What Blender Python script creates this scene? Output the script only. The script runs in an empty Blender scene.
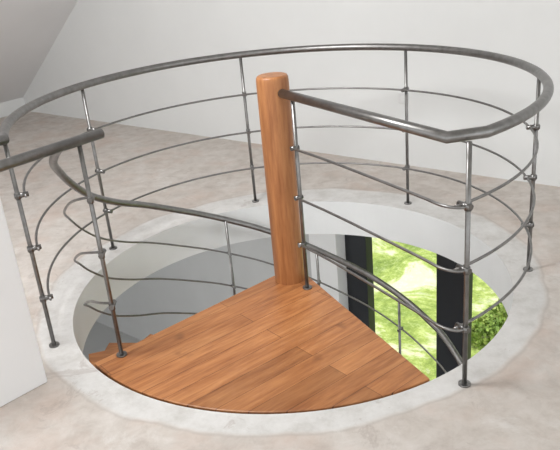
import bpy, bmesh, math, random
from mathutils import Vector, Matrix
random.seed(4)
sc=bpy.context.scene
sc.view_settings.view_transform='Standard'
sc.view_settings.look='None'
COL=sc.collection
# ------------------------------------------------------------------ camera
D,H,PAN,PITCH,ROLL,F=3.2977,1.6834,-0.008,0.3944,-0.0918,695.7764
C=Vector((0,-D,H))
fw=Vector((math.sin(PAN)*math.cos(PITCH),math.cos(PAN)*math.cos(PITCH),-math.sin(PITCH)))
r0=Vector((math.cos(PAN),-math.sin(PAN),0)); u0=r0.cross(fw)
rr=r0*math.cos(ROLL)+u0*math.sin(ROLL); uu=-r0*math.sin(ROLL)+u0*math.cos(ROLL)
cd=bpy.data.cameras.new('camera'); co=bpy.data.objects.new('camera',cd); COL.objects.link(co)
M=Matrix((rr,uu,-fw)).transposed().to_4x4(); M.translation=C; co.matrix_world=M
cd.sensor_width=36; cd.lens=F/560*36; cd.clip_start=0.05; cd.clip_end=200
sc.camera=co
def ray(px,py): return (fw*F+rr*(px-280)-uu*(py-225)).normalized()
def on_z(px,py,z):
    v=ray(px,py); return C+v*((z-C.z)/v.z)
# room frame: s along back wall, w toward the back wall
T=Vector((.766,-.643,0)).normalized(); N=Vector((.643,.766,0)).normalized()
WB=1.915; S0=-5.47; S1=5.0; W0=-5.5
def P(s,w,z=0): return T*s+N*w+Vector((0,0,z))
def on_w(px,py,w):
    v=ray(px,py); p=C+v*((w-C.dot(N))/v.dot(N)); return p.dot(T),p.z
# ------------------------------------------------------------------ materials
def mat(name):
    m=bpy.data.materials.new(name); m.use_nodes=True
    nt=m.node_tree; b=nt.nodes['Principled BSDF']; return m,nt,b
def node(nt,t,**k):
    n=nt.nodes.new(t)
    for a,v in k.items(): setattr(n,a,v)
    return n
def noise(nt,vec,scale,detail=6,rough=.6,dist=0):
    n=node(nt,'ShaderNodeTexNoise'); n.inputs['Scale'].default_value=scale; n.inputs['Detail'].default_value=detail
    n.inputs['Roughness'].default_value=rough; n.inputs['Distortion'].default_value=dist
    nt.links.new(vec,n.inputs['Vector']); return n.outputs['Fac']
def ramp(nt,fac,stops):
    n=node(nt,'ShaderNodeValToRGB'); e=n.color_ramp.elements
    while len(e)<len(stops): e.new(.5)
    for i,(p,c) in enumerate(stops):
        e[i].position=p; e[i].color=(*c,1) if len(c)==3 else c
    nt.links.new(fac,n.inputs['Fac']); return n.outputs['Color']
def mix(nt,fac,a,b,mode='MIX'):
    n=node(nt,'ShaderNodeMix',data_type='RGBA',blend_type=mode)
    for s,v in ((n.inputs[0],fac),(n.inputs[6],a),(n.inputs[7],b)):
        if hasattr(v,'node'): nt.links.new(v,s)
        elif isinstance(v,(int,float)): s.default_value=v
        else: s.default_value=(*v,1)
    return n.outputs[2]
def math_n(nt,op,a,b=0):
    n=node(nt,'ShaderNodeMath',operation=op)
    for i,v in enumerate((a,b)):
        if hasattr(v,'node'): nt.links.new(v,n.inputs[i])
        else: n.inputs[i].default_value=v
    return n.outputs[0]
def bump(nt,b,h,strength=.2,dist=.01):
    n=node(nt,'ShaderNodeBump'); n.inputs['Strength'].default_value=strength; n.inputs['Distance'].default_value=dist
    nt.links.new(h,n.inputs['Height']); nt.links.new(n.outputs[0],b.inputs['Normal'])
def objco(nt):
    return node(nt,'ShaderNodeTexCoord').outputs['Object']
def plaster(name,c,var=.04,rough=.9):
    m,nt,b=mat(name); v=objco(nt)
    f=noise(nt,v,1.1,5,.6)
    c0=tuple(x*(1-var) for x in c); c1=tuple(min(1,x*(1+var)) for x in c)
    nt.links.new(ramp(nt,f,[(.3,c0),(.7,c1)]),b.inputs['Base Color'])
    b.inputs['Roughness'].default_value=rough
    bump(nt,b,noise(nt,v,60,4,.6),.08,.004); return m
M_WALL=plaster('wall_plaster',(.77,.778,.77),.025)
M_SLOPE=plaster('slope_plaster',(.77,.76,.76),.02)
M_WHITE=plaster('white_panel',(.84,.84,.84),.015,.7)
M_TRIM=plaster('window_reveal_white',(.90,.90,.90),.01,.7)
M_SLABEDGE=plaster('slab_edge_plaster',(.70,.71,.705),.06)
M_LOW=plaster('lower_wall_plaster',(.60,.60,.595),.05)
# floor screed with lighter cement collar round the opening
m,nt,b=mat('floor_screed'); v=objco(nt)
base=ramp(nt,noise(nt,v,1.3,8,.62,.4),[(.25,(.42,.365,.325)),(.45,(.535,.48,.435)),(.6,(.61,.565,.525)),(.8,(.69,.66,.63))])
fine=noise(nt,v,9,8,.7,.3)
base=mix(nt,.5,base,ramp(nt,fine,[(.3,(.38,.325,.29)),(.5,(.58,.535,.495)),(.7,(.73,.69,.66))]))
pink=ramp(nt,noise(nt,v,2.6,6,.6),[(.50,(0,0,0)),(.66,(1,1,1))])
base=mix(nt,math_n(nt,'MULTIPLY',pink,.4),base,(.55,.41,.34))
vl=node(nt,'ShaderNodeVectorMath',operation='LENGTH')
cmb=node(nt,'ShaderNodeVectorMath',operation='MULTIPLY'); nt.links.new(v,cmb.inputs[0]); cmb.inputs[1].default_value=(1,1,0)
nt.links.new(cmb.outputs[0],vl.inputs[0])
sep=node(nt,'ShaderNodeSeparateXYZ'); nt.links.new(v,sep.inputs[0])
rad=vl.outputs['Value']
rad=math_n(nt,'SUBTRACT',rad,math_n(nt,'MULTIPLY',sep.outputs['Y'],.05))
rad=math_n(nt,'ADD',rad,math_n(nt,'MULTIPLY',math_n(nt,'SUBTRACT',noise(nt,v,2.2,4,.55),.5),.12))
mr=node(nt,'ShaderNodeMapRange'); nt.links.new(rad,mr.inputs['Value']); mr.inputs['From Min'].default_value=1.285; mr.inputs['From Max'].default_value=1.315
mr.inputs['To Min'].default_value=1; mr.inputs['To Max'].default_value=0
ccol=ramp(nt,noise(nt,v,6,8,.75),[(.3,(.50,.485,.46)),(.5,(.64,.63,.615)),(.7,(.74,.735,.725))])
base=mix(nt,math_n(nt,'MULTIPLY',mr.outputs[0],.88),base,ccol)
edge=ramp(nt,math_n(nt,'ABSOLUTE',math_n(nt,'SUBTRACT',rad,1.31)),[(0,(1,1,1)),(.012,(0,0,0))])
base=mix(nt,math_n(nt,'MULTIPLY',edge,.3),base,(.34,.30,.27))
sc_=ramp(nt,noise(nt,v,3.3,10,.75,1.2),[(.60,(0,0,0)),(.64,(1,1,1)),(.68,(0,0,0))])
base=mix(nt,math_n(nt,'MULTIPLY',sc_,.45),base,(.36,.30,.27))
w2=ramp(nt,noise(nt,v,1.9,10,.8,.6),[(.56,(0,0,0)),(.63,(1,1,1))])
base=mix(nt,math_n(nt,'MULTIPLY',w2,.3),base,(.76,.75,.73))
nt.links.new(base,b.inputs['Base Color']); b.inputs['Roughness'].default_value=.75
bump(nt,b,fine,.3,.012); M_FLOOR=m
# wood
def wood(name,plank,scale_dir=(1,1,1),rot=0,dark=1.0):
    m,nt,b=mat(name); v=objco(nt)
    mp=node(nt,'ShaderNodeMapping'); mp.inputs['Rotation'].default_value=(0,0,rot); nt.links.new(v,mp.inputs['Vector'])
    st=node(nt,'ShaderNodeVectorMath',operation='MULTIPLY'); nt.links.new(mp.outputs[0],st.inputs[0]); st.inputs[1].default_value=scale_dir
    g=noise(nt,st.outputs[0],9,8,.65,.6)
    g2=noise(nt,st.outputs[0],30,5,.6,.2)
    c=ramp(nt,g,[(.28,(.17*dark,.048*dark,.013*dark)),(.5,(.39*dark,.148*dark,.047*dark)),(.72,(.56*dark,.26*dark,.10*dark))])
    c=mix(nt,.4,c,ramp(nt,g2,[(.3,(.17*dark,.05*dark,.014*dark)),(.7,(.56*dark,.265*dark,.105*dark))]))
    if plank:
        br=node(nt,'ShaderNodeTexBrick'); nt.links.new(mp.outputs[0],br.inputs['Vector'])
        br.offset=.37; br.inputs['Scale'].default_value=1; br.inputs['Brick Width'].default_value=1.1; br.inputs['Row Height'].default_value=.105
        br.inputs['Mortar Size'].default_value=.0012; br.inputs['Color1'].default_value=(.80,.78,.76,1); br.inputs['Color2'].default_value=(1.22,1.22,1.22,1)
        br.inputs['Mortar'].default_value=(.35,.3,.27,1); br.inputs['Bias'].default_value=.1
        c=mix(nt,1.0,c,br.outputs['Color'],'MULTIPLY')
        kn=ramp(nt,noise(nt,v,5,3,.5),[(.64,(0,0,0)),(.74,(1,1,1))])
        c=mix(nt,math_n(nt,'MULTIPLY',kn,.6),c,(.13,.045,.016))
    nt.links.new(c,b.inputs['Base Color']); b.inputs['Roughness'].default_value=.4
    bump(nt,b,g,.12,.003); return m
M_LAND=wood('oiled_oak_staves',True,(.18,1.6,1.6),math.radians(-38),1.0)
M_TREAD=wood('oiled_oak_tread',False,(.2,1.5,1.5),0,.9)
M_POLE=wood('oiled_oak_post',False,(1.8,1.8,.16),0,1.0)
# steel
m,nt,b=mat('brushed_steel'); v=objco(nt)
b.inputs['Metallic'].default_value=1; b.inputs['Roughness'].default_value=.36
nt.links.new(ramp(nt,noise(nt,v,25,4,.6),[(.3,(.205,.20,.195)),(.7,(.29,.285,.28))]),b.inputs['Base Color']); M_STEEL=m
m,nt,b=mat('clip_steel'); b.inputs['Metallic'].default_value=1; b.inputs['Roughness'].default_value=.3; b.inputs['Base Color'].default_value=(.22,.215,.21,1); M_CLIP=m
m,nt,b=mat('window_frame_black'); b.inputs['Base Color'].default_value=(.012,.014,.018,1); b.inputs['Roughness'].default_value=.4; M_FRAME=m
m,nt,b=mat('window_glass'); b.inputs['Base Color'].default_value=(1,1,1,1); b.inputs['Roughness'].default_value=0; b.inputs['Transmission Weight'].default_value=1; b.inputs['IOR'].default_value=1.02; M_GLASS=m
m,nt,b=mat('lawn'); v=objco(nt)
c=ramp(nt,noise(nt,v,1.1,8,.7,.8),[(.32,(.05,.10,.015)),(.44,(.17,.25,.04)),(.54,(.34,.42,.10)),(.62,(.75,.75,.60))])
c=mix(nt,.4,c,ramp(nt,noise(nt,v,9,8,.85),[(.38,(.04,.08,.01)),(.5,(.22,.31,.05)),(.62,(.60,.66,.34))]))
nt.links.new(c,b.inputs['Base Color']); b.inputs['Roughness'].default_value=.9; M_LAWN=m
m,nt,b=mat('leaves'); v=objco(nt)
nt.links.new(ramp(nt,noise(nt,v,4,8,.85),[(.32,(.05,.12,.012)),(.5,(.20,.30,.045)),(.65,(.50,.56,.16))]),b.inputs['Base Color']); b.inputs['Roughness'].default_value=.8; M_LEAF=m
m,nt,b=mat('plastic_white'); b.inputs['Base Color'].default_value=(.75,.75,.75,1); b.inputs['Roughness'].default_value=.4; M_PLAST=m
# ------------------------------------------------------------------ mesh helpers
def new(name,verts,faces,m,parent=None,smooth=False):
    me=bpy.data.meshes.new(name); me.from_pydata([tuple(v) for v in verts],[],faces); me.update()
    bm=bmesh.new(); bm.from_mesh(me); bmesh.ops.recalc_face_normals(bm,faces=bm.faces); bm.to_mesh(me); bm.free()
    me.materials.append(m)
    if smooth:
        for p in me.polygons: p.use_smooth=True
    o=bpy.data.objects.new(name,me); COL.objects.link(o)
    if parent: o.parent=parent
    return o
def empty(name):
    e=bpy.data.objects.new(name,None); COL.objects.link(e); e.empty_display_size=.2; return e
def tubegeo(pts,r,n=14,miter=None):
    pts=[Vector(p) for p in pts]; L=len(pts); V=[];Fc=[]
    tans=[]
    for i in range(L):
        a=(pts[i]-pts[i-1]).normalized() if i>0 else None
        b_=(pts[i+1]-pts[i]).normalized() if i<L-1 else None
        t=(a+b_).normalized() if a is not None and b_ is not None else (a if a is not None else b_)
        k=1/max(.4,t.dot(a)) if (a is not None and b_ is not None) else 1
        tans.append((t,k,a if a is not None else b_))
    ref=Vector((0,0,1)) if abs(tans[0][0].z)<.9 else Vector((1,0,0))
    x=(ref-tans[0][0]*ref.dot(tans[0][0])).normalized()
    for i in range(L):
        t,k,a=tans[i]
        x=(x-t*x.dot(t)).normalized(); y=t.cross(x)
        b2=None
        if k>1.002:
            s=(a-t*a.dot(t)); b2=s.normalized()
        for j in range(n):
            an=2*math.pi*j/n; o=x*math.cos(an)*r+y*math.sin(an)*r
            if b2 is not None: o=o+b2*(o.dot(b2)*(k-1))
            V.append(pts[i]+o)
    for i in range(L-1):
        for j in range(n):
            Fc.append((i*n+j,i*n+(j+1)%n,(i+1)*n+(j+1)%n,(i+1)*n+j))
    Fc.append(tuple(range(n))); Fc.append(tuple((L-1)*n+j for j in range(n)))
    return V,Fc
class Acc:
    def __init__(s): s.V=[];s.F=[]
    def add(s,g):
        o=len(s.V); s.V+=g[0]; s.F+=[tuple(i+o for i in f) for f in g[1]]
    def tube(s,pts,r,n=14): s.add(tubegeo(pts,r,n))
    def obj(s,name,m,parent=None):
        o=new(name,s.V,s.F,m,parent)
        me=o.data
        for p in me.polygons: p.use_smooth=len(p.vertices)==4
        return o
def cat(pts,k=10):
    pts=[Vector(p) for p in pts]; q=[pts[0]*2-pts[1]]+pts+[pts[-1]*2-pts[-2]]; out=[]
    for i in range(1,len(q)-2):
        a,b_,c,d=q[i-1:i+3]
        for j in range(k):
            t=j/k; out.append(.5*((2*b_)+(c-a)*t+(2*a-5*b_+4*c-d)*t*t+(3*b_-a-3*c+d)*t**3))
    out.append(pts[-1]); return out
def prism(poly,z0,z1):
    n=len(poly); V=[Vector((p[0],p[1],z0)) for p in poly]+[Vector((p[0],p[1],z1)) for p in poly]
    Fc=[tuple(range(n)),tuple(range(n,2*n))]+[(i,(i+1)%n,n+(i+1)%n,n+i) for i in range(n)]
    return V,Fc
def boxw(s0,s1,w0,w1,z0,z1):
    return prism([P(s0,w0),P(s1,w0),P(s1,w1),P(s0,w1)],z0,z1)
def cyl(r,th,z=0): a=math.radians(th); return Vector((r*math.cos(a),r*math.sin(a),z))
def flat(o):
    for p in o.data.polygons: p.use_smooth=False
    return o
# ------------------------------------------------------------------ room shell
RH=1.125; SL=.24
def hole_slab(name,z_top,z_bot,side_mat,top_mat,bot_mat):
    angs=[2*math.pi*i/180 for i in range(180)]
    for s,w in ((S0,WB),(S1,WB),(S1,W0),(S0,W0)):
        p=P(s,w); angs.append(math.atan2(p.y,p.x)%(2*math.pi))
    angs=sorted(angs); n=len(angs); V=[]
    for z in (z_top,z_bot):
        for a in angs:
            d=Vector((math.cos(a),math.sin(a),0)); k=1e9
            for nn,dd in ((N,WB),(-N,-W0),(T,S1),(-T,-S0)):
                q=d.dot(nn)
                if q>1e-6: k=min(k,dd/q)
            V.append(d*k+Vector((0,0,z)))
        for a in angs: V.append(Vector((RH*math.cos(a),RH*math.sin(a),z)))
    Fc=[];mi=[]
    for i in range(n):
        j=(i+1)%n
        Fc.append((i,j,n+j,n+i)); mi.append(0)
        Fc.append((2*n+i,3*n+i,3*n+j,2*n+j)); mi.append(2)
        Fc.append((n+i,n+j,3*n+j,3*n+i)); mi.append(1)
        Fc.append((i,2*n+i,2*n+j,j)); mi.append(1)
    o=new(name,V,Fc,top_mat); o.data.materials.append(side_mat); o.data.materials.append(bot_mat)
    for p,k in zip(o.data.polygons,mi): p.material_index=k
    return o
hole_slab('floor',0,-SL,M_SLABEDGE,M_FLOOR,M_WALL)
ZL=-2.75; ZC=2.9; TH=.2
new('wall_back',*boxw(S0-.2,S1,WB,WB+TH,-SL,ZC),M_WALL)
kz=on_w(22,97,WB)[1]; sx,sz=on_w(78,0,WB)
slope=(sz-kz)/(sx-S0); s_top=S0+(ZC-kz)/slope
new('wall_left',*boxw(S0-.15,S0,W0,WB,-SL,kz),M_WALL)
V=[P(S0,W0,kz),P(S0,WB,kz),P(s_top,WB,ZC),P(s_top,W0,ZC),P(S0-.15,W0,kz),P(S0-.15,WB,kz),P(s_top-.15,WB,ZC+.1),P(s_top-.15,W0,ZC+.1)]
new('ceiling_slope',V,[(0,1,2,3),(4,5,6,7),(0,1,5,4),(2,3,7,6),(0,3,7,4),(1,2,6,5)],M_SLOPE)
new('ceiling',*boxw(s_top,S1,W0,WB,ZC,ZC+.12),M_WALL)
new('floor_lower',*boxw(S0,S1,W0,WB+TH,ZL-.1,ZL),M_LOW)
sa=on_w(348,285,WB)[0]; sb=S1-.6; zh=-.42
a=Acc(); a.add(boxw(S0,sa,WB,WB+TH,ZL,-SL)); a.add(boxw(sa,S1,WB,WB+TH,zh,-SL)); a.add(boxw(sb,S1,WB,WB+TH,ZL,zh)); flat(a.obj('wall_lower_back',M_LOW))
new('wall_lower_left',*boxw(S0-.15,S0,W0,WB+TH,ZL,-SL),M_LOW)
sj=on_w(322,285,WB)[0]
new('trim_1',*boxw(sj,sa-.005,WB-.14,WB-.001,ZL,-SL-.001),M_TRIM)
win=empty('window_1')
a=Acc()
s2a=on_w(437,320,WB)[0]; s2b=on_w(467,320,WB)[0]; s1b=on_w(368,285,WB)[0]
def bar(x0,x1,z0,z1,w0=WB-.01,w1=WB+.09): a.add(boxw(x0,x1,w0,w1,z0,z1))
bar(sa,s1b,ZL,zh); bar(s2a,s2b,ZL,zh); bar(s2b+1.2,s2b+1.3,ZL,zh); bar(sb-.08,sb,ZL,zh)
bar(sa,sb,zh-.08,zh); bar(sa,sb,ZL,ZL+.09)
flat(a.obj('window_frame',M_FRAME,win))
new('window_pane',*boxw(s1b,sb-.08,WB+.035,WB+.045,ZL+.09,zh-.08),M_GLASS,win)
# garden
garden=empty('garden')
nx,ny=50,40
V=[];Fc=[]
for i in range(nx+1):
    for j in range(ny+1):
        s=-14+34*i/nx; w=WB+TH+.02+26*j/ny
        z=ZL-.15+.05*math.sin(s*1.3+w)+ .10*max(0,w-5)+.05*random.random()
        V.append(P(s,w,z))
for i in range(nx):
    for j in range(ny):
        k=i*(ny+1)+j; Fc.append((k,k+1,k+ny+2,k+ny+1))
new('lawn',V,Fc,M_LAWN,garden,True)
V=[];Fc=[]
for cl in range(90):
    cs=random.uniform(-1,8); cw=random.uniform(WB+1.4,WB+9); R=random.uniform(.15,.5)
    zb=ZL-.15+.10*max(0,cw-5)
    for k in range(int(1500*R)):
        d=Vector((random.gauss(0,1),random.gauss(0,1),abs(random.gauss(0,1)))).normalized()*R*random.uniform(.5,1.1)
        c=P(cs,cw,zb)+d; e1=Vector((random.gauss(0,1),random.gauss(0,1),random.gauss(0,1))).normalized(); e2=e1.cross(d).normalized()
        l=.045;o=len(V); V+=[c-e1*l,c+e2*l*.45,c+e1*l,c-e2*l*.45]; Fc.append((o,o+1,o+2,o+3))
new('shrubs',V,Fc,M_LEAF,garden)
# ------------------------------------------------------------------ half wall at left
hw=on_z(48,382,0); dirh=(on_z(0,408,0)-hw).normalized(); per=Vector((-dirh.y,dirh.x,0))
if per.y<0: per=-per
poly=[hw,hw+dirh*1.6,hw+dirh*1.6+per*.14,hw+per*.14]
o=new('wall_half',*prism(poly,0,.93),M_WHITE); bv=o.modifiers.new('b','BEVEL'); bv.width=.004
# ------------------------------------------------------------------ spiral staircase
st=empty('spiral_staircase')
V=[];Fc=[];n=48;prof=[(.078,ZL),(.078,.4),(.078,1.05),(.0765,1.066),(.072,1.075),(.065,1.078)]
for r_,z in prof:
    for j in range(n):
        an=2*math.pi*j/n; V.append(Vector((r_*math.cos(an),r_*math.sin(an),z)))
for i in range(len(prof)-1):
    for j in range(n): Fc.append((i*n+j,i*n+(j+1)%n,(i+1)*n+(j+1)%n,(i+1)*n+j))
Fc.append(tuple(range((len(prof)-1)*n,len(prof)*n)))
o=new('centre_post',V,Fc,M_POLE,st)
for p in o.data.polygons: p.use_smooth=len(p.vertices)==4
A0,A1=-144,-62
RL=1.112
arc=[cyl(RL,A0+(A1-A0)*i/48) for i in range(49)]
poly=[Vector((-.085,.05,0))]+arc+[Vector((.115,-.03,0)),Vector((.08,.06,0))]
o=new('landing',*prism(poly,-.055,0.0),M_LAND,st); bv=o.modifiers.new('b','BEVEL'); bv.width=.004; bv.segments=2
step=22.6; a=Acc(); k=0
th=A0+4
while True:
    k+=1; z=-.2*k
    if z<ZL+.1: break
    t1=th; t0=th-step-4
    poly=[cyl(.07,t1),]+[cyl(1.085,t1+(t0-t1)*i/10) for i in range(11)]+[cyl(.07,t0)]
    a.add(prism(poly,z-.045,z)); th-=step
flat(a.obj('treads',M_TREAD,st))
HR=1.06
def zrail(t):
    pts=[(160,.40),(140,.23),(121,.06),(99,-.14),(74,-.375),(47,-.60),(24,-.79),(-60,-1.55)]
    for (t0,z0),(t1,z1) in zip(pts,pts[1:]):
        if t<=t0 and t>=t1: return z0+(z1-z0)*(t-t0)/(t1-t0)
    return pts[-1][1]
A=Vector((-.72,-.53,1.0))
rail_d=Vector((-.64,-.77,0)).normalized()
L2=Vector((-.785,-.608,0))
A2=L2+Vector((0,0,1.0))
neck=[cyl(1.02,200,.90),cyl(1.06,190,.80),cyl(1.078,181,.70),cyl(1.08,173,.58),cyl(1.075,164,.455),cyl(1.065,153,.34)]
main=[cyl(HR,t,zrail(t)) for t in (140,121,110,99,86,74,60,47,35,24,5,-15,-40,-60)]
a=Acc(); a.tube(cat([A2,A2+Vector((-.075,.065,-.03))]+neck+main,8),.0195,16); a.obj('stair_handrail',M_STEEL,st)
a=Acc()
for k in (1,2,3):
    dz=-.25*k
    pts=[L2+Vector((-.0,0.03,1+dz)),L2+Vector((-.075,.09,.975+dz))]+[p+Vector((0,0,dz)) for p in neck+main]
    a.tube(cat(pts,8),.006,10)
a.obj('stair_rods',M_STEEL,st)
a=Acc(); c=Acc()
for t in (112,79,47,15,-20):
    z=zrail(t)
    a.tube([cyl(HR-.02,t,z-.93),cyl(HR-.02,t,z-.005)],.009,12)
    for k in (1,2,3):
        zz=z-.25*k; c.tube([cyl(HR-.035,t,zz),cyl(HR+.012,t,zz)],.011,10)
a.obj('stair_balusters',M_STEEL,st); c.obj('stair_clips',M_CLIP,st)
# ------------------------------------------------------------------ guard railing
gr=empty('guard_railing')
R=1.223
PT=[-58.2,-6.5,48.6,98.9,150.2,202.8]
a=Acc()
corner=Vector((.575,-1.015,1.0))
circ=[cyl(R,-54+(200+54)*i/110,1.0) for i in range(111)]
endp=cyl(R,203,1.0)
a.tube([Vector((.035,-.06,1.0)),corner]+circ+[endp,endp+dirh*.6],.021,18)
a.tube([A-rail_d*.012,A+rail_d*1.3],.021,18)
a.obj('handrail',M_STEEL,gr)
a=Acc(); c=Acc(); rod=Acc()
def post(p):
    a.tube([Vector((p.x,p.y,0.0)),Vector((p.x,p.y,.985))],.0095,14)
    a.tube([Vector((p.x,p.y,0.0)),Vector((p.x,p.y,.008))],.024,18)
for i,t in enumerate(PT):
    post(cyl(R,t))
    for k in (1,2,3):
        z=.25*k
        c.tube([cyl(R-.045,t,z),cyl(R+.015,t,z)],.0115,12)
        c.tube([cyl(R,t,z-.014),cyl(R,t,z+.014)],.0135,12)
post(L2)
for k in (1,2,3):
    z=.25*k
    c.tube([L2+Vector((0,.045,z)),L2+Vector((0,-.015,z))],.0115,12)
    c.tube([L2+Vector((0,0,z-.014)),L2+Vector((0,0,z+.014))],.0135,12)
pp=Vector((.085,-.125,0)); post(pp)
R1=cyl(R,PT[0])
d=(R1-pp).normalized(); sd=Vector((-d.y,d.x,0))
if sd.x<0: sd=-sd
sd=-sd
for k in (1,2,3):
    z=.25*k
    rod.tube([cyl(R-.03,PT[0]-1.5+(PT[-1]-PT[0]+3)*i/120,z) for i in range(121)],.006,10)
    p0=pp+sd*.02; p1=R1+sd*.025
    pts=[p0-d*.02,p0+d*.3,p1-d*.22+sd*.02,p1-d*.08+sd*.03,p1-d*.02+sd*.01,R1]
    rod.tube(cat([q+Vector((0,0,z)) for q in pts],8),.006,10)
    c.tube([pp+sd*.03+Vector((0,0,z)),pp-sd*.012+Vector((0,0,z))],.0115,12)
a.obj('posts',M_STEEL,gr); c.obj('clips',M_CLIP,gr); rod.obj('rods',M_STEEL,gr)
# ------------------------------------------------------------------ wall socket
s_,z_=on_w(404,98,WB); sk=empty('wall_socket')
o=new('plate',*boxw(s_-.04,s_+.04,WB-.012,WB,z_-.04,z_+.04),M_PLAST,sk); bv=o.modifiers.new('b','BEVEL'); bv.width=.004; bv.segments=2
q=P(s_,WB-.010,z_); a=Acc(); a.tube([q,q-N*.006],.022,20); a.obj('insert',M_WALL,sk)
# ------------------------------------------------------------------ lights
w=bpy.data.worlds.new('world'); sc.world=w; w.use_nodes=True
bg=w.node_tree.nodes['Background']; bg.inputs[0].default_value=(.97,.985,1,1); bg.inputs[1].default_value=1.55
def area(name,loc,target,size,power,col=(1,1,1)):
    l=bpy.data.lights.new(name,'AREA'); l.size=size; l.energy=power; l.color=col
    o=bpy.data.objects.new(name,l); COL.objects.link(o); o.location=loc
    o.rotation_euler=(Vector(target)-Vector(loc)).to_track_quat('-Z','Y').to_euler(); return o
area('upper_fill_light',P(-.6,-1.2,2.85),P(-1.2,0,0),1.0,110)  # added overhead fill for room brightness and rail highlights; no roof window is modelled
area('lower_fill_light',P(-2.0,-.6,-.5),P(-1.2,1.2,-2.0),.8,12,(1,.98,.95))  # added fill to lift the lower walls, not an actual fitting
l=bpy.data.lights.new('sun','SUN'); l.energy=3; l.angle=.03; l.color=(1,.96,.88)
o=bpy.data.objects.new('sun',l); COL.objects.link(o)
o.rotation_euler=(-(N*.8+T*.5+Vector((0,0,1.3)))).to_track_quat('-Z','Y').to_euler()
